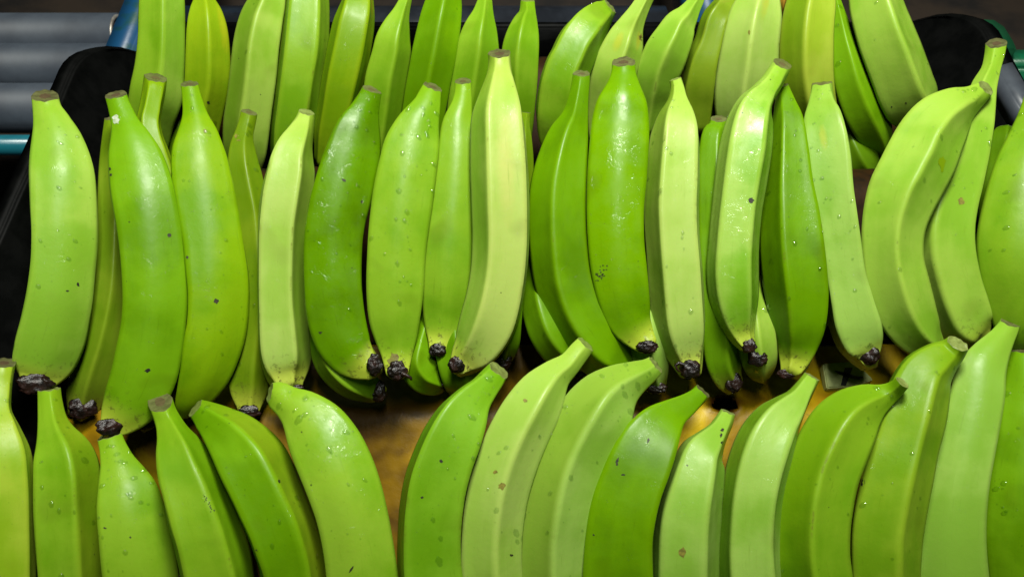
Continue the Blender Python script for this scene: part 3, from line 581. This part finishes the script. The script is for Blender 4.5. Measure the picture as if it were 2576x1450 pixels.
# ------------------------------------------------------------------ marks in the skin, seated on the surface
def mark(key, x, y, rx, ry, rot=0, mat=None, name='blemish', n=14, rough=.35, seed=0):
    tree = TREES[key]; bm = bmesh.new(); rnd = random.Random(seed*13 + int(x))
    def put(px, py):
        h = tree.ray_cast(CAM, ray(px, py).normalized())
        return None if h[0] is None else h[0] + h[1]*(.00018 if h[1].dot(CAM-h[0]) > 0 else -.00018)
    ctr = put(x, y)
    if ctr is None: return
    vs = []
    for k in range(n):
        a = 2*math.pi*k/n; q = 1 + rough*(rnd.random()*2-1)
        ex, ey = rx*q*math.cos(a), ry*q*math.sin(a)
        p = put(x + ex*math.cos(rot)-ey*math.sin(rot), y + ex*math.sin(rot)+ey*math.cos(rot))
        vs.append(bm.verts.new(p if p is not None else ctr))
    c = bm.verts.new(ctr)
    for k in range(n): bm.faces.new((vs[k], vs[(k+1) % n], c))
    link(name, bm, mat or M_MARK, ROOT[key])
for k, (key, x, y, rx, ry, rot) in enumerate([
    ('m2',426,592,4.5,4.5,0),('m2',277,425,3,4,0),('m2',279,440,3,3,0),('m2',372,931,8,4,-.4),('m3',543,757,6,6,0),('m3',471,646,3,4,0),
    ('m6',865,453,6,3,.6),('m6',806,836,5,3,0),('m6',910,507,3,3,0),('m13',1890,503,7,6,.6),('f14',2167,1211,9,9,0),('f7',1110,1159,4,4,0),
    ('f7',1062,1250,4,3,0),('f10',1631,1107,3,6,.3),('f10',1553,1157,3,7,.5),('f10',1552,1166,3,4,0),('f10',1568,1193,5,2,0),('f10',1493,1344,2.5,2.5,0),
    ('f11',1817,1081,4,4,0),('f11',1814,1094,3,5,0),('f11',1816,1112,3,3,0),('f3',265,1327,4,2,.3),('f3',328,1350,2.5,2.5,0),
    ('m1',196,715,3,5,-.5),('m1',170,731,4,2,0),('f5',702,1209,3,4,0),('f8',1616,1366,3,3,0),('f8',1286,1395,4,3,.3),('f9',1258,1378,3,3,0),
    ('b17',2279,259,3,2,0),('b17',2340,258,4,2,0),('b17',2243,269,2,2,0),('b17',2283,304,6,3,0),('f6',884,1430,2,9,.6),
    ('b2',524,258,4,4,0),('f12',1971,1500,2,2,0),('m12',1671,1378,2,2,0)]):
    mark(key, x, y, rx, ry, rot, seed=k)
rs = random.Random(4)
for k in range(26):     # the cloud of tiny specks on the wide vivid fruit
    mark('m11', 1509+rs.gauss(0, 9), 688+rs.gauss(0, 13), rs.uniform(1, 2.6), rs.uniform(1, 2.2), seed=k, name='speck', n=7)
for k in range(14): mark('f4', 521+rs.gauss(0, 5)+k*1.8-10, 1254+k*3.2-10, rs.uniform(1, 2), rs.uniform(1, 2.4), seed=k, name='speck', n=7)
for k, (key, x, y, rx, ry) in enumerate([('f8',1263,1222,8,8),('f8',1246,1186,7,4),('f8',1322,1007,6,4),('f11',1717,1388,9,11),('b11',1612,95,5,9),
    ('m16',2370,412,9,16),('b14',1885,82,3,7),('m17',2418,506,8,8),('m3',516,330,4,4),('m4',594,342,4,5),('m4',600,353,5,2)]):
    mark(key, x, y, rx, ry, mat=M_BROWN if key != 'm16' else peel_material(400, dict(col='B', kw={'specks': 0}, tip=None)), name='stain', seed=k+50)
mark('m2', 291, 301, 9, 11, mat=M_SCAR, name='scar', seed=9)
mark('m7', 989, 905, 13, 15, mat=simple('brown_bruise', (.10,.06,.015), (.20,.22,.03), 160, .5), name='bruise', seed=3)

# ------------------------------------------------------------------ the crate with its yellow tray
def rounded_profile(pts, r=.03, k=6):
    out = [Vector(pts[0])]
    for a, b, c in zip(pts, pts[1:], pts[2:]):
        a, b, c = Vector(a), Vector(b), Vector(c); u_, v_ = (a-b), (c-b)
        q = min(r, u_.length*.45, v_.length*.45); p0, p1 = b+u_.normalized()*q, b+v_.normalized()*q
        for j in range(k+1):
            s = j/k; out.append(p0*(1-s)**2 + b*2*s*(1-s) + p1*s*s)
    out.append(Vector(pts[-1])); return out
crate = empty('banana_crate', (0, .4, 0))
tag(crate, 'black plastic crate with rounded corners and a stained yellow tray under the plantains', 'crate')
def yellow_mat():
    nt = NT('stained_yellow_plastic'); tc = nt.n('ShaderNodeTexCoord'); v = tc.outputs['Object']
    n = noise_n(nt, v, 9, 3, .6, .6)
    c = ramp(nt, n, [(.38, (.055,.026,.001)), (.54, (.24,.135,.001)), (.68, (.52,.36,.001))])
    d = noise_n(nt, v, 38, 6, .7, .8)
    m_ = nt.n('ShaderNodeMapRange'); nt.l(d, m_.inputs[0]); m_.inputs[1].default_value = .58; m_.inputs[2].default_value = .76; m_.inputs[4].default_value = .7
    c = mix(nt, m_.outputs[0], c, (.05, .022, .006))
    hx = at_z(1822, 1013, .030) - crate.location; hx.z = 0
    dv = nt.n('ShaderNodeVectorMath', operation='MULTIPLY_ADD'); nt.l(v, dv.inputs[0]); dv.inputs[1].default_value = (1, 1.5, 0); dv.inputs[2].default_value = (-hx.x, -1.5*hx.y, 0)
    ln = nt.n('ShaderNodeVectorMath', operation='LENGTH'); nt.l(dv.outputs[0], ln.inputs[0])
    dd = math_(nt, 'ADD', ln.outputs['Value'], math_(nt, 'MULTIPLY', noise_n(nt, v, 120, 4, .6), .014))
    s_ = nt.n('ShaderNodeMapRange'); nt.l(dd, s_.inputs[0]); s_.inputs[1].default_value = .028; s_.inputs[2].default_value = .018; s_.inputs[4].default_value = .9
    c = mix(nt, s_.outputs[0], c, (.10, .020, .003))
    nt.l(c, nt.b.inputs['Base Color']); nt.b.inputs['Roughness'].default_value = .42; nt.b.inputs['Specular IOR Level'].default_value = .25
    b = nt.n('ShaderNodeBump', _Strength=.5, _Distance=.0015); nt.l(noise_n(nt, v, 60, 5, .65), b.inputs['Height']); nt.l(b.outputs[0], nt.b.inputs['Normal'])
    return nt.m
M_YEL = yellow_mat()
prof = rounded_profile([(-.05, -.075), (.07, -.06), (.318, .032), (.345, .020), (.37, .012), (.40, .016), (.545, .100), (.585, .090), (.615, .03), (.66, .03), (.765, .072), (.80, .060), (.806, .0)], .022)
hole_c = at_z(1822, 1013, .030)
bm = bmesh.new(); XN = 330; X0, X1 = -.43, .47
cols = []
prof_all = prof; prof = [p_ for p_ in prof_all if p_[0] <= .40]; prof_back = [p_ for p_ in prof_all if p_[0] >= .40]
# finer profile steps
pf = []
for a, b in zip(prof, prof[1:]):
    m_ = max(1, int((b-a).length/.0035))
    for q in range(m_): pf.append(a+(b-a)*(q/m_))
pf.append(prof[-1])
for a in range(XN+1):
    x = X0 + (X1-X0)*a/XN
    cols.append([bm.verts.new((x, p[0], p[1] + .0035*noise.noise(Vector((x*14, p[0]*10, 0))) + (.004*math.exp(-(((x+.075)/.06)**2))))) for p in pf])
def in_hole(c): 
    dx, dy = (c.x-hole_c.x)/.0135, (c.y-hole_c.y)/.0085
    return abs(dx)**2.6 + abs(dy)**2.6 + .7*noise.noise(Vector((c.x*130, c.y*130, 0))) < .9
for a in range(XN):
    for b in range(len(pf)-1):
        q = (cols[a][b], cols[a+1][b], cols[a+1][b+1], cols[a][b+1])
        if in_hole(sum((v.co for v in q), Vector())/4): continue
        bm.faces.new(q)
loose = [v for v in bm.verts if not v.link_faces]; bmesh.ops.delete(bm, geom=loose, context='VERTS')
for v in bm.verts:      # the plastic has curled and melted round the hole
    e = math.hypot((v.co.x-hole_c.x)/.0135, (v.co.y-hole_c.y)/.0085)
    if e < 2.0: v.co.z += .002*math.exp(-((e-1.25)/.3)**2) * (1+noise.noise(v.co*90))
ex = bmesh.ops.solidify(bm, geom=bm.faces[:], thickness=.003)
bmesh.ops.recalc_face_normals(bm, faces=bm.faces)
tray = link('yellow_tray', bm, M_YEL, crate)
tray['label'] = 'stained yellow plastic tray with a small burnt hole'
bm = bmesh.new(); prev = None
for p_ in prof_back:
    rw_ = [bm.verts.new((X0 + (X1-X0)*a/60, p_[0], p_[1] - .004 + .005*noise.noise(Vector((a*.4, p_[0]*14, 1))))) for a in range(61)]
    if prev:
        for a in range(60): bm.faces.new((prev[a], prev[a+1], rw_[a+1], rw_[a]))
    prev = rw_
link('gap_shade_liner', bm, simple('gap_shade_brown', (.035,.014,.002), (.008,.005,.002), 22, .6, .5, .0015, spec=.1), crate)  # rear of the tray, coloured near black to paint the shade in the gaps
M_BLACK = simple('black_crate_plastic', (.001,.0012,.0011), (.0028,.003,.0028), 40, .5, .35, .0008, 5, spec=.06)
def side_panel(xr, xf, y0, y1, zr, name, slant_end=.75):
    """wall leaning outwards: foot at xf on the tray level, rim at xr; the back upper corner is one big round"""
    bm = bmesh.new(); sgn = 1 if xr > xf else -1
    NY, NZ = 70, 26; r_ = .105; zf = -.03
    th = .016
    grid = {}
    for side in (0, 1):
        for a in range(NY+1):
            y = y0 + (y1-y0)*a/NY
            top = zr
            if y > y1-r_: top = zr - r_ + math.sqrt(max(0, r_*r_-(y-(y1-r_))**2))
            for b in range(NZ+1):
                s = b/NZ; z = zf + (top-zf)*s
                fr = (z-zf)/(zr-zf)
                x = xf + (xr-xf)*(fr**1.25)
                # top edge folds over into a rounded lip
                lip = math.exp(-((1-s)*(top-zf)/.012)**2)
                x += sgn*(th if side else -th*.3*lip)
                z += -.006*lip*(1 if side else .2)
                grid[side, a, b] = bm.verts.new((x + .0012*noise.noise(Vector((y*20, z*20, side))), y, z))
    for side in (0, 1):
        for a in range(NY):
            for b in range(NZ):
                bm.faces.new((grid[side,a,b], grid[side,a+1,b], grid[side,a+1,b+1], grid[side,a,b+1]))
    for a in range(NY):
        for b in (0, NZ): bm.faces.new((grid[0,a,b], grid[0,a+1,b], grid[1,a+1,b], grid[1,a,b]))
    for b in range(NZ):
        for a in (0, NY): bm.faces.new((grid[0,a,b], grid[0,a,b+1], grid[1,a,b+1], grid[1,a,b]))
    bmesh.ops.remove_doubles(bm, verts=bm.verts, dist=1e-5)
    bmesh.ops.recalc_face_normals(bm, faces=bm.faces)
    bmesh.ops.bevel(bm, geom=[e for e in bm.edges if e.calc_face_angle(0) > .9], offset=.004, segments=3, affect='EDGES')
    return link(name, bm, M_BLACK, crate)
side_panel(-.500, -.42, -.10, .80, .125, 'side_wall')
side_panel(.560, .46, -.10, .86, .125, 'side_wall')
def box(bm, lo, hi):
    r = bmesh.ops.create_cube(bm, size=1); c = [(a+b)/2 for a, b in zip(lo, hi)]; s = [b-a for a, b in zip(lo, hi)]
    for v in r['verts']: v.co = Vector((v.co.x*s[0]+c[0], v.co.y*s[1]+c[1], v.co.z*s[2]+c[2]))
    return r['verts']
def bev(bm, off=.003, seg=3): bmesh.ops.bevel(bm, geom=bm.edges[:], offset=off, segments=seg, affect='EDGES')
bm = bmesh.new(); box(bm, (-.43, .808, -.03), (.47, .822, .088)); bev(bm); link('back_wall', bm, M_BLACK, crate)

# ------------------------------------------------------------------ the marked chip lying on the tray
chip = empty('marked_chip', at_z(2130, 950, .03)); tag(chip, 'small cream block with a black cross drawn on its top, lying on the yellow tray', 'tag')
M_CHIP = simple('cream_foam', (.45,.50,.18), (.34,.40,.12), 90, .6, .3, .0005)
M_INK = simple('black_marker', (.006,.006,.006), (.012,.012,.012), 90, .5)
bm = bmesh.new(); z0, z1 = .016, .027
topc = [(2080,985),(2152,979),(2198,962),(2150,916),(2070,922)]
tp = [at_z(x, y-9, z1) for x, y in topc]; bt = [Vector((p.x, p.y, z0)) for p in tp]
tv = [bm.verts.new(p) for p in tp]; bv = [bm.verts.new(p) for p in bt]
bm.faces.new(tv); bm.faces.new(bv[::-1])
for k in range(5): bm.faces.new((bv[k], bv[(k+1) % 5], tv[(k+1) % 5], tv[k]))
bmesh.ops.recalc_face_normals(bm, faces=bm.faces); bev(bm, .0012, 2)
link('block', bm, M_CHIP, chip, smooth=False)
def stroke(pts):
    bm = bmesh.new(); vs = [bm.verts.new(at_z(x, y, z1+.0004)) for x, y in pts]; bm.faces.new(vs)
    ex = bmesh.ops.extrude_face_region(bm, geom=bm.faces[:]); bmesh.ops.translate(bm, verts=[v for v in ex['geom'] if isinstance(v, bmesh.types.BMVert)], vec=(0, 0, .0003))
    bmesh.ops.recalc_face_normals(bm, faces=bm.faces); return link('ink_stroke', bm, M_INK, chip, smooth=False)
stroke([(2115,968),(2128,969),(2142,931),(2144,925),(2126,924),(2122,940)])
stroke([(2098,931),(2120,935),(2150,944),(2172,948),(2160,954),(2140,950),(2112,941)])
# dark tape flap near the back row
tf = at_z(1902, 200, .17); bm = bmesh.new()
p, n = ROWS[1]
q = [on_row(1, x, y, .038) for x, y in ((1898,190),(1914,191),(1915,204),(1898,205))]
vs = [bm.verts.new(c) for c in q]; bm.faces.new(vs); bmesh.ops.solidify(bm, geom=bm.faces[:], thickness=.0008)
tag(link('tape_flap', bm, simple('dark_green_tape', (.03,.06,.02), (.05,.08,.03), 60, .6), loc=q[0], smooth=False), 'tiny dark green scrap stuck on the pale ridged back row plantain', 'tape flap')

# ------------------------------------------------------------------ conveyor and yard around the crate
def cyl(bm, a, b, r, seg=40, cap=True, rings=1):
    a, b = Vector(a), Vector(b); d = (b-a).normalized(); u_ = d.orthogonal().normalized(); v_ = d.cross(u_); prev = None; first = None
    for k in range(rings+1):
        c = a+(b-a)*k/rings
        ring = [bm.verts.new(c + (u_*math.cos(2*math.pi*q/seg)+v_*math.sin(2*math.pi*q/seg))*r) for q in range(seg)]
        if prev:
            for q in range(seg): bm.faces.new((prev[q], prev[(q+1) % seg], ring[(q+1) % seg], ring[q]))
        else: first = ring
        prev = ring
    if cap: bm.faces.new(first[::-1]); bm.faces.new(prev)
def tube_ring(bm, c, d, r, th, seg=40, ms=8):
    d = Vector(d).normalized(); u_ = d.orthogonal().normalized(); v_ = d.cross(u_); rows_ = []
    for k in range(seg):
        e = u_*math.cos(2*math.pi*k/seg)+v_*math.sin(2*math.pi*k/seg)
        rows_.append([bm.verts.new(Vector(c)+e*(r+th*math.cos(2*math.pi*m/ms))+d*(th*math.sin(2*math.pi*m/ms))) for m in range(ms)])
    for k in range(seg):
        for m in range(ms): bm.faces.new((rows_[k][m], rows_[(k+1) % seg][m], rows_[(k+1) % seg][(m+1) % ms], rows_[k][(m+1) % ms]))
M_ROLL = simple('grey_roller_plastic', (.034,.043,.058), (.054,.067,.086), 12, .55, .3, .0006, 6)
M_DROLL = simple('dark_roller', (.012,.014,.018), (.022,.026,.034), 14, .22, .2, .0005)
M_RING = simple('steel_ring', (.45,.43,.38), (.25,.22,.18), 60, .4, .2, .0005, metal=.6)
M_BLUE = simple('chipped_blue_paint', (.008,.060,.145), (.010,.060,.050), 26, .4, .4, .0008, 5, .48, .64)
M_TEAL = simple('teal_paint', (.010,.130,.170), (.006,.070,.095), 20, .28, .2, .0006)
M_GREEN = simple('green_paint', (.005,.105,.045), (.010,.055,.030), 24, .3, .5, .001, 5, .45, .66)
M_DGREEN = simple('dark_green_plastic', (.010,.085,.035), (.015,.11,.045), 24, .4)
M_GREY = simple('grey_plastic_strip', (.045,.052,.065), (.065,.075,.09), 30, .4)
M_GROUND = simple('dirty_brown_floor', (.035,.024,.016), (.012,.010,.009), 9, .75, .6, .003, 7)
def roller(y, xr, xl, r, z, mat, ring_r, lab):
    t = empty('conveyor_roller', ((xr+xl)/2, y, z-r)); tag(t, lab, 'roller', 'rollers of the conveyor')
    bm = bmesh.new(); cyl(bm, (xl, y, z), (xr, y, z), r, 56); bev_e = [e for e in bm.edges if e.calc_face_angle(0) > 1]
    bmesh.ops.bevel(bm, geom=bev_e, offset=.003, segments=3, affect='EDGES'); link('roller_tube', bm, mat, t)
    bm = bmesh.new(); tube_ring(bm, (xr, y, z), (1, 0, 0), r*.86, .0028); o = link('end_ring', bm, M_RING if ring_r else M_DROLL, t)
    bm = bmesh.new(); cyl(bm, (xr-.005, y, z), (xr+.03, y, z), .007, 16); link('axle', bm, M_DROLL, t)
for k, (py, lab) in enumerate(((28, 'grey conveyor roller cut by the top edge, uppermost of three at the left'), (105, 'grey conveyor roller in the middle of the three at the upper left'), (206, 'grey conveyor roller nearest the camera, lowest of three at the left'))):
    c = at_z(100, py, 0)
    roller(c.y-.012, (-.572, -.562, -.50)[k], -1.3, .0335, -.036, M_ROLL, True, lab)
c = at_z(1288, 22, 0); roller(c.y-.01, .222, -.52, .046, -.045, M_DROLL, False, 'black glossy roller behind the back row of plantains')
def rail(name, verts_lo_hi, mat, lab, cat, off=.004):
    bm = bmesh.new(); box(bm, *verts_lo_hi); bev(bm, off, 3)
    c = [(a+b)/2 for a, b in zip(*verts_lo_hi)]; c[2] = verts_lo_hi[0][2]
    return tag(link(name, bm, mat, loc=c), lab, cat)
rail('conveyor_rail', ((-.555, .60, -.10), (-.515, 1.5, .012)), M_BLUE, 'chipped blue metal rail at the ends of the grey rollers, behind the black crate', 'rail')
rail('conveyor_rail', ((.262, .86, -.10), (.31, 1.5, .0)), M_BLUE, 'dark blue rail glimpsed between two back row plantains at the top', 'rail')
cc = at_z(40, 345, -.02)
bm = bmesh.new(); cyl(bm, (-1.3, cc.y, -.035), (-.46, cc.y, -.035), .0135, 32); tag(link('teal_bar', bm, M_TEAL, loc=(-.9, cc.y, -.05)), 'round teal painted bar running into the crate at the left edge', 'bar')
# right side: green frame, its plate and the grey strip
t = empty('steel_stand', (.66, .62, -.1)); tag(t, 'green painted steel frame with a bolt hole at the right edge', 'frame')
g0 = at_z(2560, 118, -.02); g1 = at_z(2560, 172, -.02)
bm = bmesh.new(); box(bm, (.50, g1.y, -.05), (1.2, g0.y, -.02)); bev(bm, .006, 4); link('top_rail', bm, M_GREEN, t)
bm = bmesh.new(); box(bm, (.50, g1.y-.008, -.16), (1.2, g1.y-.001, -.022)); bev(bm, .003, 3); link('web', bm, M_GREEN, t)
bm = bmesh.new(); hc = at_z(2573, 205, -.08); tube_ring(bm, (hc.x+.0, g1.y-.009, hc.z+.005), (0, 1, 0), .011, .003); cyl(bm, (hc.x, g1.y-.006, hc.z+.005), (hc.x, g1.y-.0095, hc.z+.005), .0105, 24)
link('bolt', bm, M_DROLL, t)
g = at_z(2480, 80, -.06)
bm = bmesh.new(); pts = []
for x, y in ((2400,130),(2405,80),(2425,56),(2460,44),(2502,46),(2532,66),(2556,104),(2562,125)): pts.append(at_z(x, y, .0))
vs = [bm.verts.new(p_) for p_ in pts]; fc = bm.faces.new(vs); ex = bmesh.ops.extrude_face_region(bm, geom=[fc])
bmesh.ops.translate(bm, verts=[v for v in ex['geom'] if isinstance(v, bmesh.types.BMVert)], vec=(0, 0, -.05)); bmesh.ops.recalc_face_normals(bm, faces=bm.faces)
bmesh.ops.bevel(bm, geom=[e for e in bm.edges], offset=.004, segments=3, affect='EDGES')
tag(link('green_bin', bm, M_DGREEN, loc=(g.x, g.y, -.1)), 'dark green rounded plastic corner behind the black crate at upper right', 'bin')
bm = bmesh.new(); a = at_z(2505, 165, .13); b = at_z(2600, 330, .13)
d = (b-a); pr = Vector((.022, .008, 0))
vs = [bm.verts.new(v) for v in (a, a+pr, b+pr, b)]; fc = bm.faces.new(vs); ex = bmesh.ops.extrude_face_region(bm, geom=[fc])
bmesh.ops.translate(bm, verts=[v for v in ex['geom'] if isinstance(v, bmesh.types.BMVert)], vec=(0, 0, -.03)); bmesh.ops.recalc_face_normals(bm, faces=bm.faces); bev(bm, .002, 2)
tag(link('grey_strip', bm, M_GREY, loc=a), 'slate grey plastic strip along the outside of the crate at the right edge', 'strip')
# ground
bm = bmesh.new(); G = 60
gv = [[bm.verts.new((-4+8*a/G, -2+8*b/G, -.34+.02*noise.noise(Vector((a*.9, b*.9, 3))))) for b in range(G+1)] for a in range(G+1)]
for a in range(G):
    for b in range(G): bm.faces.new((gv[a][b], gv[a+1][b], gv[a+1][b+1], gv[a][b+1]))
tag(link('ground', bm, M_GROUND), kind='structure')
